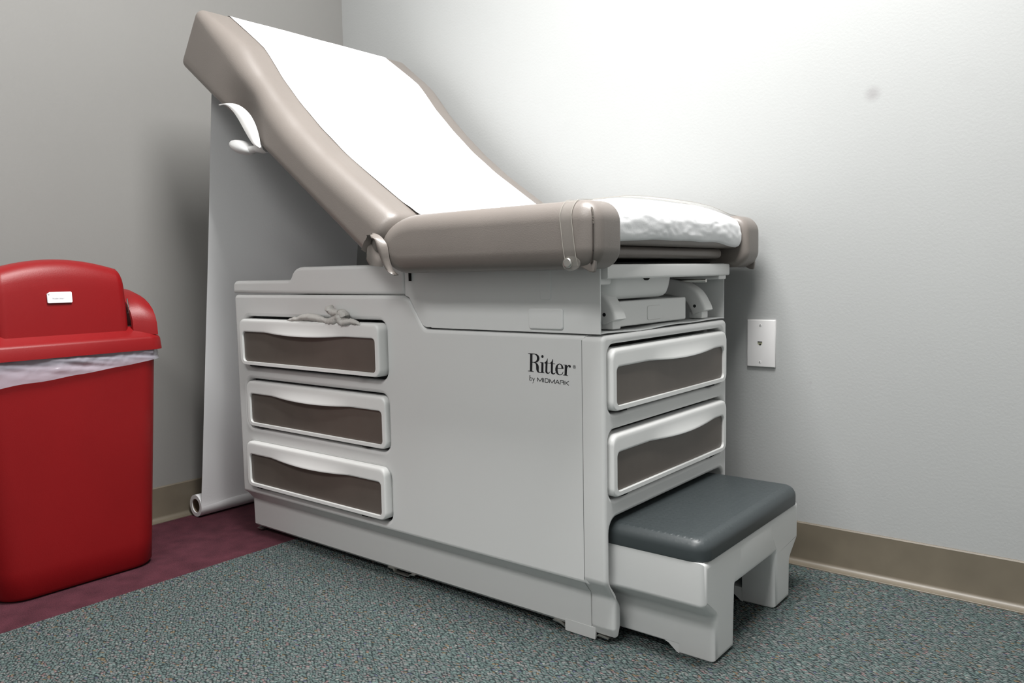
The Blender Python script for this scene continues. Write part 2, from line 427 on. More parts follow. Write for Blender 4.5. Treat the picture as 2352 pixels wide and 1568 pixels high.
# plinth: undercut band and toe
toe = [(YN+.006, 0.121), (YN+.030, 0.093), (YN+.031, 0.020), (YN+.038, 0.013)]
toe_poly = toe+[(2*YC-y, z) for y, z in toe[::-1]]
def plinth_mesh():
    # two side skirts so that the step can slide between them
    ms = []
    for sgn in (1, -1):
        q = [(y, z) for y, z in toe]+[(YN+.052, 0.013), (YN+.052, 0.121)]
        if sgn < 0: q = [(2*YC-y, z) for y, z in q]
        ms.append(prism(q, 'x', XH, XS+.002, 0.004, 0))
    ms.append(box(XH, YN+.04, 0.013, XH+.02, YF-.04, 0.121))
    return join(ms)
obj('plinth', plinth_mesh(), table, M['plastic'], 15)
# foot frame
def foot_outline():
    h = [(YN, 0.5865), (YN, 0.128), (YN+.029, 0.092), (YN+.029, 0.030), (YN+.036, 0.012), (YN+.046, 0.012), (YN+.054, 0.034), (YN+.054, 0.072), (YN+.0155, 0.127), (YN+.0155, 0.247)]
    r = [0.012, 0.02, 0.02, 0.012, 0.004, 0.008, 0.02, 0.022, 0.03, 0.026]
    pts = h+[(2*YC-y, z) for y, z in h[::-1]]
    return fillet(pts, r+r[::-1], 6)
FOP = [(YN+.0145, 0.441, YF-.0145, 0.570), (YN+.0145, 0.2805, YF-.0145, 0.4125)]
obj('foot_frame', panel(foot_outline(), [rr(*q, 0.022) for q in FOP], 'x', XS+.001, XF, 0.0072), table, M['plastic'])
obj('panel_seam', box(1.4328, YN-.0002, 0.128, 1.4335, YN+.002, 0.578), near, M['dark'])
# levelling tabs under the plinth
for (a, b, z0, z1) in ((1.366, 1.436, 0.001, 0.024),):
    obj('levelling_foot', prism(rr(a, z0, b, z1, 0.001, 1), 'y', -YN-.036, -YN-.0302), table, M['plastic'])
for pts in ([(1.335, .012), (1.352, .0105), (1.368, .0035)], [(1.434, .002), (1.440, .009), (1.464, .0075)], [(.850, .0125), (.868, .0115), (.872, .0045), (.920, .0045), (.926, .0105), (.942, .0115)], [(.312, .006), (.334, .006)]):
    rings = [[(x, y, z), (x, y+.012, z), (x, y+.012, z+.0022), (x, y, z+.0022)] for (x, z), y in zip(pts, [YN+.0315]*9)]
    obj('levelling_bracket', loft(rings), table, M['steel'], 20)

# head cover
cap = fillet([(XH-.004, 0.6640), (0.9715, 0.6600), (0.9715, 0.7275), (0.604, 0.7285), (0.592, .7275), (.581, .7245), (.572, .7195), (.565, .7125), (.5605, .7050), (.556, .6995), (0.548, 0.697), (XH-.004, 0.697)], [.003, 0, .001, 0, 0, 0, 0, 0, 0, 0, 0, .018], 6)
obj('head_cover', prism(cap, 'y', -YF, -YN, .009, .009), table, M['plastic'])
# upper housing (sheet metal box open towards the foot)
hp = fillet([(0.9725, 0.7275), (0.9725, 0.6585), (0.985, 0.655), (1.026, 0.5915), (1.474, 0.5905), (1.474, 0.7160), (1.02, 0.7160)], [0, .002, .012, .02, .001, .001, 0], 5)
hous = obj('housing', prism(hp, 'y', -YN-.0025, -YN, 0, .0008), table, M['metal_sheet'])
obj('housing_wall', prism(hp, 'y', -YF, -YF+.0025, .0008, 0), hous, M['metal_sheet'])
def wavy_plate():
    n = 40; A = []; B = []
    for i in range(n+1):
        y = YN+(YF-YN)*i/n; s = i/n
        dz = -0.0012*math.sin(s*2*PI*1.0)+0.0010*math.sin(s*2*PI*2.3+.6)
        A.append((1.05, y, 0.5925)); B.append((1.474, y, 0.5918+dz*(1 if 0 < i < n else 0)))
    return sheet(A, B, 0.0022)
obj('housing_floor', wavy_plate(), hous, M['metal_sheet'])
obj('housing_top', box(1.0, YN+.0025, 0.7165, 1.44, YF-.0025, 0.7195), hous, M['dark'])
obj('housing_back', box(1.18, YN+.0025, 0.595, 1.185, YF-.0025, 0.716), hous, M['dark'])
obj('embossed_plate', prism(rr(1.313, 0.5955, 1.394, 0.6355, .006), 'y', -YN-.001, -YN+.0035, 0, .003), hous, M['metal_sheet'])
obj('embossed_plate', prism(rr(1.340, 0.651, 1.366, 0.7155, (.006, .006, .001, .001)), 'y', -YN-.001, -YN+.0016, 0, .0014), hous, M['metal_sheet'])
obj('pin', box(.9905, YN-.006, .690, .9935, YN+.001, .712), hous, M['dark'])

# pull-out extension: curved bar, its bracket, thin pad
def curved_bar(y0, y1, z0, z1, depth=.016):
    n = 30; rings = []
    for i in range(n+1):
        y = y0+(y1-y0)*i/n; s = 2*i/n-1
        xf = 1.484+.020*(1-s*s)
        sec = rr(xf-depth, z0, xf, z1, .004, 3)
        rings.append([(a, y, b) for a, b in sec])
    return loft(rings)
bar = obj('pull_out_bar', curved_bar(-.650, -.128, .6885, .7150), table, M['white_plastic'])
obj('bar_bracket', prism(rr(-.655, .678, -.615, .713, .006, 4), 'x', 1.30, 1.470, 0, .003), bar, M['white_plastic'])
obj('bar_bracket', prism(rr(-.180, .680, -.142, .690, .003, 3), 'x', 1.30, 1.482, 0, .002), bar, M['white_plastic'])
obj('slide_rod', tube([(1.30, -.22, .678), (1.47, -.22, .678)], .004), bar, M['steel'])
obj('extension_pad', prism(rr(YC-.24, .7268, YC+.24, .7490, .0095, 5), 'x', 1.10, 1.480, 0, .010), table, M['vinyl'])
# treatment pan
def pan_mesh():
    rings = []
    for z, g in ((.690, 0), (.668, .004), (.657, .008), (.651, .014), (.6485, .022)):
        rings.append([(x, y, z) for x, y in rr(1.22+g, -.612+g, 1.463-g, -.352-g*.55, .03-.2*g, 6)])
    return loft(rings)
pan = obj('treatment_pan', pan_mesh(), table, M['plastic_light'])
obj('pan_latch', prism([(-.475+.011*math.cos(a), .6895+.006*math.sin(a)) for a in [PI+PI*k/8 for k in range(9)]], 'x', 1.452, 1.4655), pan, M['dark'])
# stirrup arms
def arm(y0, y1, dz):
    c = catmull([(1.20, .648+dz), (1.32, .650+dz), (1.395, .645+dz), (1.434, .628+dz), (1.452, .603+dz), (1.457, .590+dz)], 7); rings = []
    for i, p in enumerate(c):
        d = (c[min(i+1, len(c)-1)]-c[max(i-1, 0)]).normalized(); nrm = Vector((d.y, -d.x))
        t = .018
        if nrm.y < 0: nrm = -nrm
        sec = rr(-t, y0, t, y1, .006, 3)
        rings.append([(p.x+nrm.x*a, b, p.y+nrm.y*a) for a, b in sec])
    return loft(rings)
for (y0, y1, dz, dx) in ((-.606, -.566, .018, 0), (-.232, -.190, .018, 0)):
    st = obj('stirrup_arm', arm(y0, y1, dz), table, M['plastic_light'])
    obj('screw_hole', disc((1.448, .604+dz), .0036, 'y', (-y0-.001, -y0+.0006), 10), st, M['ink'])
    obj('stirrup_mount', box(1.430, y0+.008, .594, 1.462, y1-.004, .610, .002), st, M['plastic_light'])
sb = obj('stirrup_box', prism(rr(-.588, .596, -.282, .6445, .004, 4), 'x', 1.22, 1.452, 0, .003), table, M['plastic_light'])
obj('embossed_tab', prism(rr(-.452, .603, -.395, .632, .005, 4), 'x', 1.4515, 1.4535, 0, .0015), sb, M['plastic_light'])

# ---- drawers
def drawer(axis, a0, z0, a1, z1, face, depth, dip0, dip1, pulled):
    """frame with a lipped grip above an inlaid brown panel; axis 'y' side drawers (a = x), 'x' foot drawers (a = y)"""
    f = MAPS[axis]; rO = .017; n = 6; N = 40
    ix0, ix1, iz0, iz1 = a0+.014, a1-.014, z0+.0095, z1-.034; rI = .011
    def loop(x0, y0, x1, y1, r):
        pts = []
        for cx, cy, a, (ex, ey) in ((x0+r, y0+r, PI, (x1-r, y0)), (x1-r, y0+r, 1.5*PI, (x1, y1-r)), (x1-r, y1-r, 0, (x0+r, y1)), (x0+r, y1-r, .5*PI, (x0, y0+r))):
            pts += [(cx+r*math.cos(a+.5*PI*k/n), cy+r*math.sin(a+.5*PI*k/n)) for k in range(n+1)]
            lx, ly = pts[-1]; m_ = N if a in (1.5*PI, 0) or a == PI else N
            pts += [(lx+(ex-lx)*k/m_, ly+(ey-ly)*k/m_) for k in range(1, m_)]
        return pts
    W = a1-a0
    def grip(a):
        s = (a-a0)/W
        if s <= dip0 or s >= dip1: return 0.0
        q = (s-dip0)/(dip1-dip0)
        return (1-(2*q-1)**2)**1.15
    O = loop(a0, z0, a1, z1, rO); I = loop(ix0, iz0, ix1, iz1, rI)
    zt = iz1-rI*.2
    I = [(a, z-(.0055*grip(a) if z > zt else 0)) for a, z in I]
    rings = []
    def ring(t, h, lip=0.0):
        R = []
        for (ao, zo), (ai, zi) in zip(O, I):
            a = ao+(ai-ao)*t; z = zo+(zi-zo)*t
            g = grip(a) if (zi > zt-.009 and zo > z1-rO*.6) else 0
            R.append(f(a, z, h+lip*g))
        return R
    rings.append(ring(0, face-depth)); rings.append(ring(0, face-.007))
    for k in (1, 2, 3):
        q = .5*PI*k/3
        rings.append(ring(.16*(1-math.cos(q)), face-.007+.007*math.sin(q)))
    for t in (.3, .45, .6, .75, .86, .94):
        rings.append(ring(t, face, .0085*((t-.16)/.84)**2.0))
    rings.append(ring(.985, face-.0012, .0082)); rings.append(ring(1.0, face-.004, .0065)); rings.append(ring(1.0, face-.012, 0))
    fr = obj('drawer', loft(rings, True, False), table, M['plastic_light'], 50)
    obj('inlay_panel', prism(rr(ix0-.004, iz0-.004, ix1+.004, iz1+.004, .012), axis, face-.014, face-.0055), fr, M['brown'])
    # tray behind the front
    bx0, bx1 = a0+.02, a1-.02
    obj('drawer_tray', prism(rr(bx0, z0+.012, bx1, z1-.03, .004, 2), axis, face-depth-.12, face-depth+.002), fr, M['plastic_light'])
    for s in (.09, .86):
        c = a0+W*s
        obj('slide_clip', prism(rr(c-.011, z0-.003, c+.011, z0+.004, .002, 2), axis, face-.020, face-.0035), fr, M['dark'])
    return fr
SD = [(.350, .4750, .902, .5965, .679), (.350, .3085, .902, .4295, .6655), (.350, .1455, .902, .2670, .6745)]
for i, (a0, z0, a1, z1, face) in enumerate(SD):
    drawer('y', a0, z0, a1, z1, face, .030, .20, .78, i == 0)
FD = [(YN+.017, .4470, YF-.017, .5620), (YN+.017, .2870, YF-.017, .4040)]
for (a0, z0, a1, z1) in FD:
    drawer('x', a0, z0, a1, z1, 1.4885, .030, .28, .88, False)

# ---- built-in step
SNU, SFU, SNL, SFL, SX = -.629, -.165, -.583, -.211, 1.66
def step_mesh():
    ms = []
    # side walls with undercut: profile lofted along x, slight front corner rounding
    for sgn in (1, -1):
        pr = fillet([(SNU, .197), (SNU, .118), (SNL, .084), (SNL, .0), (SNL+.083, .0), (SNL+.088, .119), (SNL+.120, .160), (SNL+.120, .197)], [0, .01, .014, .004, .004, .012, .02, 0], 5)
        if sgn < 0: pr = [(2*YC-y, z) for y, z in pr]
        ms.append(prism(pr, 'x', 1.588, SX, 0, .012))
        q = fillet([(SNU, .197), (SNU, .118), (SNL, .084), (SNL, .016), (SNL+.020, .016), (SNL+.020, .197)], [0, .01, .014, .004, .004, 0], 5)
        if sgn < 0: q = [(2*YC-y, z) for y, z in q]
        ms.append(prism(q, 'x', 1.30, 1.588))
        # sloping heel between raised skirt and foot
        sl = [(1.560, .0165), (1.566, .0150), (1.584, .0012), (1.5885, 0.0), (1.5885, .03), (1.560, .03)]
        ya, yb = (SNL+.0005, SNL+.083) if sgn > 0 else (2*YC-SNL-.083, 2*YC-SNL-.0005)
        ms.append(prism(sl, 'y', -yb, -ya))
    # front apron between the legs and top deck
    ap = fillet([(SNU+.06, .197), (SNL+.06, .119), (2*YC-SNL-.06, .119), (2*YC-SNU-.06, .197)], 0)
    ms.append(prism([(SNL+.075, .1185), (2*YC-SNL-.075, .1185), (2*YC-SNL-.075, .197), (SNL+.075, .197)], 'x', SX-.10, SX-.0001, 0, .012))
    ms.append(box(1.30, SNU+.01, .180, SX-.005, SFU-.01, .1965))
    return join(ms)
step = obj('step', step_mesh(), table, M['plastic'], 40)
def tread_mesh():
    poly = fillet([(1.32, SNU-.001), (SX+.002, SNU-.001), (SX+.002, SFU+.001), (1.32, SFU+.001)], [.0, .03, .03, .0], 8)
    return prism(poly, 'z', .1965, .2365, .002, .022, n=8)
obj('step_tread', tread_mesh(), step, M['tread'])

# ---- seat cushion: slab with a lower bolster down each side
def seat_profile(x0, x1, zb, zt, at_, ab, bt, bb, rt_, rb):
    """side outline (x, z): soft elliptical head end, rounded foot end"""
    n = 10; P = []
    P += [(x0+at_-at_*math.sin(.5*PI*k/n), zt-bt+bt*math.cos(.5*PI*k/n)) for k in range(n+1)]
    P += [(x0+ab-ab*math.cos(.5*PI*k/n), zb+bb-bb*math.sin(.5*PI*k/n)) for k in range(n+1)]
    P += [(x1-rb+rb*math.sin(.5*PI*k/n), zb+rb-rb*math.cos(.5*PI*k/n)) for k in range(n+1)]
    P += [(x1-rt_+rt_*math.cos(.5*PI*k/n), zt-rt_+rt_*math.sin(.5*PI*k/n)) for k in range(n+1)]
    return P
def seat_mesh():
    zb, zt, zn = .7065, .8235, .7515
    yn, yf = -.7545, 2*YC+.7545; ms = []
    P = seat_profile(.990, 1.5265, zb, zt, .108, .070, .060, .052, .037, .037)
    ms.append(prism(P, 'y', -yn-.0895, -yn, .016, (.030, .036), n=12))
    ms.append(prism(P, 'y', -yf, -yf+.0895, (.030, .036), .016, n=12))
    Q = seat_profile(1.014, 1.505, zn-.002, zt-.0002, .100, .03, .05, .02, .036, .012)
    ms.append(prism(Q, 'y', -yf+.050, -yn-.050))
    return join(ms)
seat = obj('seat_cushion', seat_mesh(), table, M['vinyl'], 60)
# corner seams of the seat with pinched tips
for sgn in (1, -1):
    def sy(y): return y if sgn > 0 else 2*YC-y
    path = catmull([(1.5075, sy(-.7385), .8115), (1.5130, sy(-.7435), .8030), (1.5166, sy(-.7464), .785), (1.5171, sy(-.7467), .765), (1.5166, sy(-.7464), .742), (1.5135, sy(-.7445), .726), (1.509, sy(-.742), .715)], 5)
    obj('corner_seam', tube(path, .0013, 6), seat, M['vinyl_dark'])
    hy = -sy(-.7365)
    obj('corner_tip', prism(fillet([(1.476, .716), (1.505, .7015), (1.514, .7005), (1.516, .722), (1.482, .724)], [.002, .003, .003, .004, .004], 3), 'y', hy-.004, hy+.004, .002, .002), seat, M['vinyl'], 60)
st_pts = catmull([(1.5082, -.7398, .8105), (1.5137, -.7447, .8015), (1.5172, -.7474, .780)], 9)
for i in range(2, len(st_pts)-1, 1):
    p = st_pts[i]
    obj('stitch', box(p.x+.0006, p.y-.0012, p.z-.0007, p.x+.0028, p.y+.0005, p.z+.0004), seat, M['stitch'])
# clear strap that holds the paper, with its snap
def strap_prof():
    yn, zt, r, g = -.7545, .8235, .038, .0020
    q = [(yn+.003, .7125), (yn-.0005, .728), (yn-.0018, .745), (yn-.0020, .765)]
    q += [(yn+.030-(.030+g)*math.cos(.5*PI*k/10), zt-.036+(.036+g)*math.sin(.5*PI*k/10)) for k in range(11)]
    q += [(-.68, .8272), (-.64, .8330), (-.58, .8405), (-.50, .8445), (YC, .8455)]
    return q+[(2*YC-y, z) for y, z in q[::-1][1:]]
def strap_edge(xe, lean_k):
    return [(xe+.010*max(0, (.80-z)/.09), y, z) for y, z in strap_prof()]
def strap_mesh():
    return sheet(strap_edge(1.456, 1), strap_edge(1.4795, 1), .0005)
strap = obj('paper_strap', strap_mesh(), table, M['clear'])
for xe in (1.456, 1.4795): obj('strap_edge', tube(strap_edge(xe, 1), .0006, 6), strap, M['clear_edge'])
for sgn in (1, -1):
    y = .7535 if sgn > 0 else -(2*YC+.7535)-.004
    obj('strap_end', prism([(1.4745+.0185*math.cos(a)*(1.15 if math.cos(a) > 0 else .8), .7165+.0125*math.sin(a)) for a in [2*PI*k/20 for k in range(20)]], 'y', y, y+.0015), strap, M['clear'])
    obj('snap', disc((1.4715, .7175), .0085, 'y', (y+.001, y+.005), 18, .002), strap, M['steel'])

# ---- backrest
B0 = Vector((.2505, 1.2605)); DB = Vector((.805, -.593)).normalized(); NB = Vector((.593, .805)).normalized()
TH = [(0, .1555), (.07, .156), (.15, .1565), (.19, .1555), (.215, .151), (.241, .1445), (.30, .1295), (.394, .1135), (.496, .1025), (.60, .0985), (.68, .1005), (.754, .1035), (.82, .107), (.895, .110)]
def th(s):
    for (a, ta), (b, tb) in zip(TH, TH[1:]):
        if s <= b:
            q = (s-a)/(b-a); return ta+(tb-ta)*q
    return TH[-1][1]
def top_pt(s, off=0.0):
    p = B0+DB*s+NB*(th(s)+off); return p
def back_mesh():
    S = .895; rings = []; HW = .3555
    st_ = []
    r0, r1 = .016, .028; n = 8
    for k in range(n): t = .5*PI*k/n; st_.append((r0-r0*math.cos(t), r0-r0*math.sin(t)))
    N = 90
    for i in range(N+1): st_.append((r0+(S-r0-r1)*i/N, 0))
    for k in range(n-1, -1, -1): t = .5*PI*k/n; st_.append((S-r1+r1*math.cos(t), r1-r1*math.sin(t)))
    for s, ins in st_:
        t = th(s); 
        rt_ = .016+.031*min(1.0, max(0.0, s/.20))**.8; pts = []
        yb, yt = YC-HW+ins, YC+HW-ins
        def arc(cx, cy, r, a0, n=10): return [(cx+r*math.cos(a0+.5*PI*k/n), cy+r*math.sin(a0+.5*PI*k/n)) for k in range(n+1)]
        rb = .018
        def seg(a, b, n): return [(a[0]+(b[0]-a[0])*k/n, a[1]+(b[1]-a[1])*k/n) for k in range(1, n)]
        z0, z1 = ins, t-ins
        c1 = arc(yb+rb, z0+rb, rb, PI, 5); c2 = arc(yt-rb, z0+rb, rb, 1.5*PI, 5); c3 = arc(yt-rt_, z1-rt_, rt_, 0); c4 = arc(yb+rt_, z1-rt_, rt_, .5*PI)
        sec = c1+seg(c1[-1], c2[0], 14)+c2+seg(c2[-1], c3[0], 8)+c3+seg(c3[-1], c4[0], 14)+c4+seg(c4[-1], c1[0], 8)
        ring = []
        for y, h in sec:
            p = B0+DB*s+NB*h
            # hand scoop in both sides beside the release handle
            hx, hz = .512, 1.092
            d2 = ((p.x-hx)**2+(p.y-hz)**2)/(.085**2)
            dent = .022*math.exp(-d2*1.6)
            side = max(0.0, 1-abs(abs(y-YC)-HW)/.05)
            y2 = y+dent*side*(1 if y < YC else -1)
            ring.append((p.x, y2, p.y))
        rings.append(ring)
    return loft(rings)
back = obj('backrest_cushion', back_mesh(), table, M['vinyl'], 60)
# release handle: scooped white liner, lip below it and paddle with neck, their shade put in as greyer plastic
def px(u, v, y): return at(u, v, 1, y)
def handle(sgn):
    def mir(p): return Vector((p.x, p.y if sgn > 0 else 2*YC-p.y, p.z))
    A = catmull([px(507, 239, -.757), px(530, 237, -.757), px(552, 243, -.756), px(573, 261, -.756), px(587, 286, -.756), px(595, 312, -.756), px(598, 330, -.757), px(600, 338, -.757)], 5)
    Bp = catmull([px(504, 243, -.760), px(519, 242, -.762), px(535, 256, -.764), px(549, 277, -.765), px(560, 297, -.766), px(572, 318, -.765), px(583, 333, -.764), px(598, 340, -.760)], 5)
    mid = []
    for f_ in (.25, .5, .75):
        mid.append([mir(a.lerp(b, f_)+Vector((0, -.004*math.sin(PI*f_), 0))) for a, b in zip(A, Bp)])
    me = sheet([mir(a) for a in A], [mir(b) for b in Bp], 0, mid)
    h = obj('release_handle', me, back, M['white_plastic'], 60)
    # paddle
    c0, c1 = px(537, 328, -.715), px(578, 349, -.715); rings = []
    L = 14; ax = (c1-c0); n_ = Vector((0, 0, 1)); 
    for i in range(L+1):
        s = i/L; p = c0.lerp(c1, s); r = .0005+.0175*math.sin(PI*min(1, .08+s*.84))**.8
        d = ax.normalized(); u = d.cross(Vector((0, 1, 0))).normalized()
        rings.append([tuple(mir(p+u*(r*math.cos(2*PI*k/14))*.9+Vector((0, 1, 0))*(r*1.7*math.sin(2*PI*k/14)))) for k in range(14)])
    pd = obj('handle_paddle', loft(rings), h, M['plastic'], 60)
    nk = [mir(px(572, 345, -.715)), mir(px(588, 341, -.715)), mir(px(604, 343, -.715)), mir(px(612, 338, -.715))]
    obj('paddle_neck', tube(nk, [.010, .0085, .010, .013], 10), h, M['plastic'], 60)
    return h
handle(1); handle(-1)
# vinyl skirt folded between seat and backrest
def zz(X, Y, y): return at(840+X/11.2, 500+Y/11.2, 1, y)
def fold(sgn):
    def mir(p): return Vector((p.x, p.y if sgn > 0 else 2*YC-p.y, p.z))
    LE = catmull([zz(252, 408, -.751), zz(175, 460, -.755), zz(115, 590, -.757), (zz(75, 740, -.757)), zz(40, 950, -.757), zz(22, 1085, -.755), zz(110, 1205, -.750)], 5)
    RE = catmull([zz(258, 420, -.751), zz(240, 500, -.745), zz(235, 600, -.742), (zz(290, 780, -.740)), zz(365, 960, -.738), zz(440, 1120, -.736), zz(440, 1262, -.736)], 5)
    mid = [[mir(a.lerp(b, f_)+Vector((0, -.010*math.sin(PI*f_**.7), 0))) for a, b in zip(LE, RE)] for f_ in (.2, .4, .6, .8)]
    f1 = obj('hinge_skirt', sheet([mir(a) for a in LE], [mir(b) for b in RE], .002, mid), back, M['vinyl'], 70)
    L2 = catmull([zz(205, 490, -.757), zz(180, 562, -.762), zz(262, 592, -.764), zz(300, 780, -.762), zz(368, 950, -.758), zz(445, 1115, -.754), zz(540, 1290, -.750), zz(660, 1415, -.746), zz(820, 1465, -.742)], 5)
    R2 = catmull([zz(255, 408, -.757), zz(335, 440, -.758), zz(440, 530, -.758), zz(545, 690, -.758), zz(585, 880, -.757), zz(620, 1080, -.754), zz(680, 1260, -.750), zz(760, 1390, -.746), zz(850, 1462, -.742)], 5)
    mid = [[mir(a.lerp(b, f_)+Vector((0, -.012*math.sin(PI*f_), 0))) for a, b in zip(L2, R2)] for f_ in (.15, .32, .5, .68, .85)]
    obj('hinge_skirt', sheet([mir(a) for a in L2], [mir(b) for b in R2], .002, mid), back, M['vinyl'], 70)
fold(1); fold(-1)
obj('hinge_bar', tube([(.985, YC-.30, .735), (.985, YC+.30, .735)], .012), table, M['dark'])

# ---- printing on the side panel (traced glyph outlines, zoomed 14.257 times from photo pixel 1200, 790)
def lg(X, Y):
    p = at(1200+X/14.257, 790+Y/14.257, 1, YN-.0003); return (p.x, p.z)
G = []
G.append(([(186,297),(300,302),(400,310),(470,330),(525,370),(553,430),(555,490),(535,545),(490,590),(437,606),(492,640),(525,690),(537,760),(532,868),(545,905),(580,912),(575,938),(540,936),(500,925),(465,880),(450,820),(447,740),(440,670),(415,625),(370,605),(325,602),(318,868),(330,888),(375,895),(370,913),(174,888),(178,870),(230,870),(243,860),(250,340),(240,325),(190,318)],
          [[(328,334),(400,336),(445,365),(470,420),(472,490),(455,540),(420,575),(380,583),(324,582)]]))
G.append(([(654+38*math.cos(a), 405+49*math.sin(a)) for a in [2*PI*k/20 for k in range(20)]], []))
G.append(([(575,588),(690,598),(685,905),(700,928),(722,933),(718,949),(565,938),(567,918),(600,915),(612,900),(618,615),(575,605)], []))
G.append(([(712,605),(745,590),(790,540),(815,470),(826,468),(822,612),(908,620),(908,637),(820,628),(812,880),(825,930),(850,938),(875,925),(893,900),(906,905),(885,950),(845,972),(805,968),(765,945),(748,900),(748,870),(755,640),(712,620)], []))
G.append(([(908,612),(950,575),(985,490),(998,488),(998,632),(1070,640),(1066,658),(998,650),(993,900),(1005,948),(1030,960),(1055,945),(1072,918),(1085,925),(1065,970),(1025,992),(985,988),(945,965),(928,915),(930,645),(908,632)], []))
G.append(([(1210,638),(1270,655),(1320,710),(1345,790),(1340,812),(1152,796),(1150,860),(1165,940),(1195,985),(1235,998),(1285,980),(1315,930),(1325,900),(1338,903),(1325,960),(1285,1005),(1225,1022),(1160,1005),(1105,950),(1075,870),(1075,790),(1100,710),(1150,655)],
          [[(1153,776),(1160,710),(1185,672),(1215,661),(1250,680),(1270,730),(1276,787)]]))
G.append(([(1338,668),(1455,680),(1455,730),(1480,700),(1525,680),(1565,690),(1588,725),(1580,765),(1550,775),(1520,755),(1510,720),(1480,745),(1462,800),(1450,1010),(1465,1020),(1497,1028),(1492,1040),(1325,1020),(1330,1003),(1365,1005),(1378,990),(1388,700),(1375,688),(1338,683)], []))
def ring_pts(cx, cy, a, b): return [(cx+a*math.cos(2*PI*k/24), cy+b*math.sin(2*PI*k/24)) for k in range(24)]
G.append((ring_pts(1700, 748, 48, 57), [ring_pts(1700, 748, 38, 47)]))
RG = [([(1683,780),(1684,716),(1708,718),(1714,735),(1706,748),(1685,748)], 10), ([(1698,748),(1718,782)], 10)]
ST = [
      ([(246,1018),(240,1190)], 22), ([(243,1118),(275,1090),(303,1112),(309,1150),(290,1190),(244,1190)], 13),
      ([(332,1100),(366,1205)], 20), ([(400,1108),(366,1212),(347,1262),(324,1275)], 10),
      ([(490,1222),(495,1100),(570,1215),(650,1110),(650,1245)], 20), ([(692,1115),(690,1250)], 20),
      ([(742,1250),(745,1128),(815,1135),(850,1160),(846,1230),(812,1258),(735,1248)], 20),
      ([(886,1272),(892,1150),(965,1272),(1050,1162),(1048,1295)], 20), ([(1075,1298),(1143,1175),(1210,1312)], 20), ([(1118,1255),(1190,1275)], 17),
      ([(1236,1318),(1242,1190),(1330,1198),(1356,1215),(1352,1250),(1275,1250)], 20), ([(1345,1255),(1350,1330)], 20),
      ([(1392,1205),(1390,1332)], 20), ([(1520,1212),(1425,1270),(1515,1350)], 20)]
def stroke_polys(pts, wd):
    out = []
    for a, b in zip(pts, pts[1:]):
        a = Vector(a); b = Vector(b); d = (b-a).normalized(); n_ = Vector((-d.y, d.x))*wd/2
        out.append([tuple(a+n_), tuple(b+n_), tuple(b-n_), tuple(a-n_)])
    for p in pts[1:-1]:
        out.append([(p[0]+wd/2*math.cos(2*PI*k/8), p[1]+wd/2*math.sin(2*PI*k/8)) for k in range(8)])
    return out
def flat_fill(outer, holes, fn, h):
    cu = bpy.data.curves.new('c', 'CURVE'); cu.dimensions = '2D'; cu.fill_mode = 'FRONT'
    for pl in [outer]+holes:
        s = cu.splines.new('POLY'); s.points.add(len(pl)-1); s.use_cyclic_u = True
        for q, p in zip(s.points, pl):
            a, b = fn(*p); q.co = (a, b, 0, 1)
    ob = bpy.data.objects.new('c', cu); COL.objects.link(ob)
    dg = bpy.context.evaluated_depsgraph_get(); dg.update()
    me = bpy.data.meshes.new_from_object(ob.evaluated_get(dg)); bpy.data.objects.remove(ob); bpy.data.curves.remove(cu)
    for v in me.vertices: v.co = (v.co.x, h, v.co.y)
    me.materials.clear(); return me
big = [flat_fill(o_, h_, lg, YN-.0003) for o_, h_ in G[:7]]
obj('lettering', join(big), near, M['ink'])
small = [flat_fill(q, [], lg, YN-.0003-.00004*(i % 3)) for pts, wd in ST for i, q in enumerate(stroke_polys(pts, wd))]
obj('lettering', join(small), near, M['ink'])
obj('registered_mark', join([flat_fill(G[7][0], G[7][1], lg, YN-.0003)]+[flat_fill(q, [], lg, YN-.0003) for pts, wd in RG for q in stroke_polys(pts, wd)]), near, M['ink'])

# ------------------------------------------------------------------ exam paper: roll on the floor, sheet up behind, over the backrest and seat
PW = .2667
paper = empty('table_paper', None, 'long white exam paper covering the table, unrolling from a roll on the floor', 'paper')
def paper_path():
    P = []
    P.append((.0835, .034)); P.append((.086, .06))
    for k in range(1, 13):
        z = .06+(1.255-.06)*k/12; P.append((.088+.1415*(z-.06), z))
    e0 = B0+NB*.02-DB*.006; P.append((e0.x, e0.y)); e1 = B0+NB*.12-DB*.004; P.append((e1.x, e1.y))
    e2 = B0+NB*.150+DB*.000; P.append((e2.x, e2.y))
    for s in [.012, .03, .06, .09, .12, .15, .175, .19, .205, .22, .241, .27, .30, .345, .394, .44, .496, .55, .60, .66, .72, .77, .82]:
        p = top_pt(s, .0018); P.append((p.x, p.y))
    P += [(1.000, .848), (1.030, .831), (1.07, .8255), (1.12, .8247), (1.20, .8245), (1.28, .8245), (1.36, .8245), (1.43, .8245), (1.463, .8240), (1.489, .8195), (1.504, .8115), (1.512, .800), (1.515, .785), (1.514, .768), (1.510, .757), (1.502, .753)]
    return P
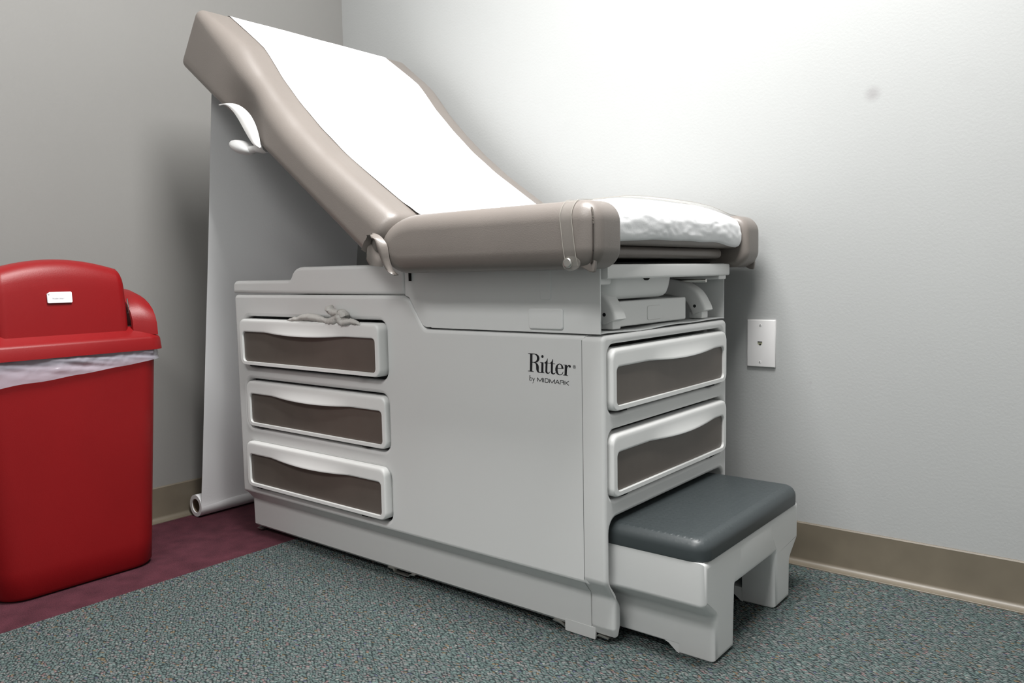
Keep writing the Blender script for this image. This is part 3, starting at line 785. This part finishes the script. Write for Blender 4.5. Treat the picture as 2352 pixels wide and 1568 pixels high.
def paper_mesh():
    pp = paper_path(); dense = []
    c = catmull([(a, 0, b) for a, b in pp], 5)
    NY = 90; rows = []
    L = len(c)
    for i, p in enumerate(c):
        row = []
        front = max(0.0, min(1.0, (p.x-1.47)/.03)) if p.z < .85 else 0.0
        hump = max(0.0, min(1.0, (p.x-1.15)/.25)) if (p.z < .85 and p.x > 1.1) else 0.0
        for j in range(NY+1):
            s = 2*j/NY-1
            y = YC+PW*s; x, z = p.x, p.z
            if hump: z += .0165*hump*(1-.6*front)*(1-s**4)
            if front:
                q = Vector((y*17+z*22, z*40-y*6, 3.1)); x += .0035*front+.0018*front*noise.noise(q)+.0020*front*abs(noise.noise(q*2.1))-.004*front*abs(s)**6
                y = YC+PW*s*(1-.02*front)
                if p.z < .79: z += .006*noise.noise(Vector((y*9, 7, 1)))
            elif p.x < .3 and p.z < 1.2:
                x += .003*noise.noise(Vector((y*3, z*2, 5)))
            else:
                z += .0012*noise.noise(Vector((x*9, y*9, 2)))
            row.append((x, y, z))
        rows.append(row)
    return sheet(rows[0], rows[-1], 0, rows[1:-1])
psh = obj('paper_sheet', paper_mesh(), paper, M['paper'], 60)
def roll_mesh():
    R, ri = .0325, .021; n = 28; cx, cz = .051, .0335; rings = []
    for y, r in ((YC-PW+.0, ri), (YC-PW, R), (YC+PW, R), (YC+PW, ri), (YC-PW+.0, ri)):
        rings.append([(cx+r*math.cos(2*PI*k/n), y, cz+r*math.sin(2*PI*k/n)) for k in range(n)])
    return loft(rings, False, False)
obj('paper_roll', roll_mesh(), paper, M['paper'])
obj('roll_core', loft([[(.051+r*math.cos(2*PI*k/24), y, .0335+r*math.sin(2*PI*k/24)) for k in range(24)] for y, r in ((YC-PW+.003, .0195), (YC-PW+.003, .0213), (YC+PW-.003, .0213), (YC+PW-.003, .0195), (YC-PW+.003, .0195))], False, False), paper, M['card'])

# ------------------------------------------------------------------ glove on the top drawer
def gz(X, Y, y=-.672): return at(660+X/13.07, 690+Y/13.07, 1, y)
def glove_mesh():
    ms = []
    strands = [([(0, 610), (150, 575), (330, 560), (520, 510), (720, 500), (920, 530), (1120, 600), (1300, 640), (1450, 600), (1560, 520)], [.002, .005, .006, .0085, .009, .008, .007, .008, .010, .010]),
               ([(1230, 640), (1420, 560), (1580, 470), (1650, 400), (1700, 430), (1740, 500), (1680, 580)], [.006, .008, .010, .011, .011, .009, .007]),
               ([(1580, 380), (1460, 370), (1340, 330), (1270, 250), (1240, 190)], [.009, .0085, .009, .0105, .007]),
               ([(1560, 420), (1590, 560), (1660, 650), (1800, 640), (1930, 625), (2080, 665), (2190, 715)], [.010, .0095, .008, .0075, .006, .005, .002])]
    for i, (pts, rad) in enumerate(strands):
        c = catmull([gz(*p, -.672-.002*i) for p in pts], 5)
        rr_ = [rad[min(k//5, len(rad)-1)]+(rad[min(k//5+1, len(rad)-1)]-rad[min(k//5, len(rad)-1)])*(k % 5)/5 for k in range(len(c))]
        me = tube(c, rr_, 12, 1.15, True, (0, 0, 1))
        for v in me.vertices:
            v.co += Vector((noise.noise(v.co*160), noise.noise(v.co*160+Vector((5, 1, 2))), noise.noise(v.co*160+Vector((9, 4, 7)))))*.003
        ms.append(me)
    return join(ms)
tag(obj('glove', glove_mesh(), None, M['latex'], 70), 'crumpled off-white disposable glove caught on the topmost side drawer', 'glove')

# ------------------------------------------------------------------ red bin with swing lid
bin_ = empty('trash_can', None, 'tall red plastic bin with a tilted swing lid by the wall', 'trash can')
BX0, BX1, BY0, BY1 = .045, .334, -1.268, -.919      # footprint on the floor
def bin_ring(z, g, r=None):
    k = z/.56
    return [(x, y, z) for x, y in rr(BX0-.022*k+g, BY0-.030*k+g, BX1+.016*k-g, BY1+.026*k-g, r or .058-.013*k, 8)]
def bin_mesh():
    rings = [bin_ring(.0, .016, .050), bin_ring(.004, .005, .055), bin_ring(.012, 0)]
    rings += [bin_ring(.56*k/8, 0) for k in range(1, 9)]
    rings += [bin_ring(.56, .004), bin_ring(.02, .006)]
    return loft(rings)
obj('bin_body', bin_mesh(), bin_, M['red'])
LX0, LX1, LY0, LY1 = .013, .362, -1.308, -.884      # lid rim
def lid_mesh():
    ms = []
    # skirt and sloping shoulder, open in the middle
    def ring(z, g, r): return [(x, y, z) for x, y in rr(LX0+g, LY0+g, LX1-g, LY1-g, r, 8)]
    rings = [ring(.536, .004, .035), ring(.536, 0, .038), ring(.562, .002, .038), ring(.567, .005, .036), ring(.5705, .011, .033), ring(.5885, .042, .026), ring(.5925, .047, .022), ring(.586, .049, .022), ring(.560, .030, .03), ring(.540, .006, .035), ring(.536, .004, .035)]
    ms.append(loft(rings, False, False))
    return join(ms)
lid = obj('bin_lid', lid_mesh(), bin_, M['red'], 50)
def cheek(y0, y1):
    """quarter-round end wall of the hood"""
    pts = []
    N = 14
    for k in range(N+1):
        a = PI*k/N
        pts.append((.188+.150*math.cos(a), .572+.108*math.sin(a)**.8))
    pts += [(.038, .560), (.338, .560)]
    inner = []
    for k in range(N+1):
        a = PI*k/N
        inner.append((.188+.118*math.cos(a), .590+.075*math.sin(a)**.8))
    return pts, inner
def hood_end(y_out, y_in):
    """end of the hood: outer arch leaning inwards to an inner arch opening"""
    N = 18; rings = []
    spec = [(y_out, 1.00, .570, .106), (y_out+(y_in-y_out)*.25, .985, .572, .112), (y_out+(y_in-y_out)*.6, .95, .575, .112), (y_out+(y_in-y_out)*1.0, .90, .578, .104), (y_out+(y_in-y_out)*1.02, .86, .580, .094), (y_out+(y_in-y_out)*.55, .84, .575, .085)]
    for y, s, zb, hgt in spec:
        rings.append([(.188+.158*s*math.cos(PI*k/N), y, zb+hgt*math.sin(PI*k/N)**.75) for k in range(N+1)])
    verts = [v for r in rings for v in r]; n = N+1
    faces = [(i*n+j, i*n+j+1, (i+1)*n+j+1, (i+1)*n+j) for i in range(len(rings)-1) for j in range(N)]
    faces.append(tuple(range(n)))
    return mesh(verts, faces)
obj('lid_hood', hood_end(LY1-.014, LY1-.066), lid, M['red'], 50)
obj('lid_hood', hood_end(LY0+.014, LY0+.066), lid, M['red'], 50)
def flap_mesh():
    """swing flap pushed in: nearly upright panel with bowed top edge, rolled at the top"""
    y0, y1 = LY0+.072, LY1-.074; NY = 30; prof = [(.330, .556), (.328, .60), (.3245, .65), (.3205, .69), (.3180, .712), (.3130, .730), (.3040, .744), (.290, .752), (.270, .755), (.20, .748)]
    rings = []
    front = []; backr = []
    for j in range(NY+1):
        s = 2*j/NY-1; y = y0+(y1-y0)*j/NY
        e = max(0, (abs(s)-.93)/.07); lift = -.024*s*s
        row = []
        for x, z in prof:
            k = max(0, (z-.56)/.195)
            row.append((x-.010*e*e, y, z+lift*k-.005*e*e*k))
        rings.append(row)
    return sheet(rings[0], rings[-1], .004, rings[1:-1])
flap = obj('swing_flap', flap_mesh(), lid, M['red'], 60)
obj('hinge_wire', tube([(.318, LY1-.072, .66), (.322, LY1-.071, .64), (.318, LY1-.070, .625)], .0018), lid, M['steel'])
# label on the flap
def label_parts():
    p0 = Vector((.3240, 0, .6560)); dz = Vector((-.0045, 0, .05)).normalized(); n_ = Vector((.05, 0, .0045)).normalized()
    ya, yb, h = -1.136, -1.084, .0245
    def P(y, t, o): q = p0+dz*t+n_*o; return (q.x, y, q.z)
    o = .0045
    poly = [(ya+.0015, 0), (yb-.0015, 0), (yb, .0015), (yb, h-.002), (yb-.002, h), (ya+.006, h), (ya, h-.004), (ya, .0015)]
    fr = [P(y, t, o) for y, t in poly]; bk = [P(y, t, o-.003) for y, t in poly]
    lab = obj('sticker', loft([bk, fr]), flap, M['label'], 20)
    curl = [P(ya+.006, h, o), P(ya, h-.004, o), P(ya+.004, h-.005, o+.003)]
    obj('curled_corner', mesh(curl, [(0, 1, 2)]), lab, M['label'])
    cu = bpy.data.curves.new('t', 'FONT'); cu.body = 'TRASH ONLY'; cu.size = .0052; cu.align_x = 'LEFT'
    ob = bpy.data.objects.new('t', cu); COL.objects.link(ob); dg = bpy.context.evaluated_depsgraph_get(); dg.update()
    me = bpy.data.meshes.new_from_object(ob.evaluated_get(dg)); bpy.data.objects.remove(ob); bpy.data.curves.remove(cu)
    w_ = max(v.co.x for v in me.vertices); k = .0255/w_
    for v in me.vertices: v.co = P(ya+.0098+v.co.x*k, .0078+v.co.y*.85, o+.0002)
    me.materials.clear()
    obj('lettering', me, lab, M['ink'])
label_parts()
# film of the liner hanging out under the rim
def liner_mesh():
    N = 240; rows = []
    base = rr(0, 0, 1, 1, .12, 8)
    loop0 = [Vector(p) for p in bin_ring(.50, -.004)]
    # resample the perimeter
    per = []; L = len(loop0)
    for i in range(L):
        a, b = loop0[i], loop0[(i+1) % L]; m_ = max(1, int((b-a).length/.004))
        per += [a.lerp(b, k/m_) for k in range(m_)]
    c = sum(per, Vector())/len(per)
    nr = 13
    for r in range(nr):
        row = []
        for i, p in enumerate(per):
            t = r/(nr-1)
            sag = .018+.036*max(0, min(1, (-.90-p.y)/.36))**.8+.006*noise.noise(Vector((p.y*11, p.x*11, 1)))
            z = .545-(.012+sag)*t
            wv = noise.noise(Vector((p.y*16+z*70, p.x*30, z*40)))+.7*noise.noise(Vector((p.y*30+z*150, p.x*60, z*60)))+.5*noise.noise(Vector((p.y*90-z*60, p.x*60, z*50)))
            d = Vector((p.x-c.x, p.y-c.y, 0)).normalized()
            q = p+d*(.005+.006*wv*math.sin(PI*min(1, t*.8+.2))+.004*(t-.5))
            row.append((q.x, q.y, z))
        row.append(row[0]); rows.append(row)
    return sheet(rows[0], rows[-1], 0, rows[1:-1])
tag(obj('trash_liner', liner_mesh(), None, M['bag'], 70), 'milky plastic bag film hanging out below the red lid rim', 'trash bag')

# ------------------------------------------------------------------ phone jack plate on the wall
pl = empty('phone_jack', None, 'white single phone jack wall plate beside the table foot', 'wall plate')
px0, px1, pz0, pz1 = 1.4757, 1.5457, .4655, .580
obj('plate', prism(rr(px0, pz0, px1, pz1, .0012, 2), 'y', -.0005, .0062, 0, .0038, n=3), pl, M['plate'], 25)
for z in (.5665, .478):
    sc = obj('screw', disc((1.5092, z), .0034, 'y', (.0055, .0068), 14, .0006), pl, M['plate'])
    obj('slot', box(1.5086, -.0071, z-.0024, 1.5098, -.0066, z+.0024), sc, M['dark'])
jx, jz = 1.5085, .5225
jk = obj('jack_socket', prism([(jx-.0056, jz+.005), (jx+.0056, jz+.005), (jx+.0056, jz-.0005), (jx+.0025, jz-.004), (jx-.0025, jz-.004), (jx-.0056, jz-.0005)], 'y', .0055, .0064), pl, M['jack'])
obj('jack_opening', prism([(jx-.0056, jz+.005), (jx+.0056, jz+.005), (jx+.0056, jz+.003), (jx-.0056, jz+.003)], 'y', .0060, .0067), jk, M['dark'])
obj('jack_opening', disc((jx+.0008, jz-.002), .0023, 'y', (.0060, .0067), 10), jk, M['dark'])
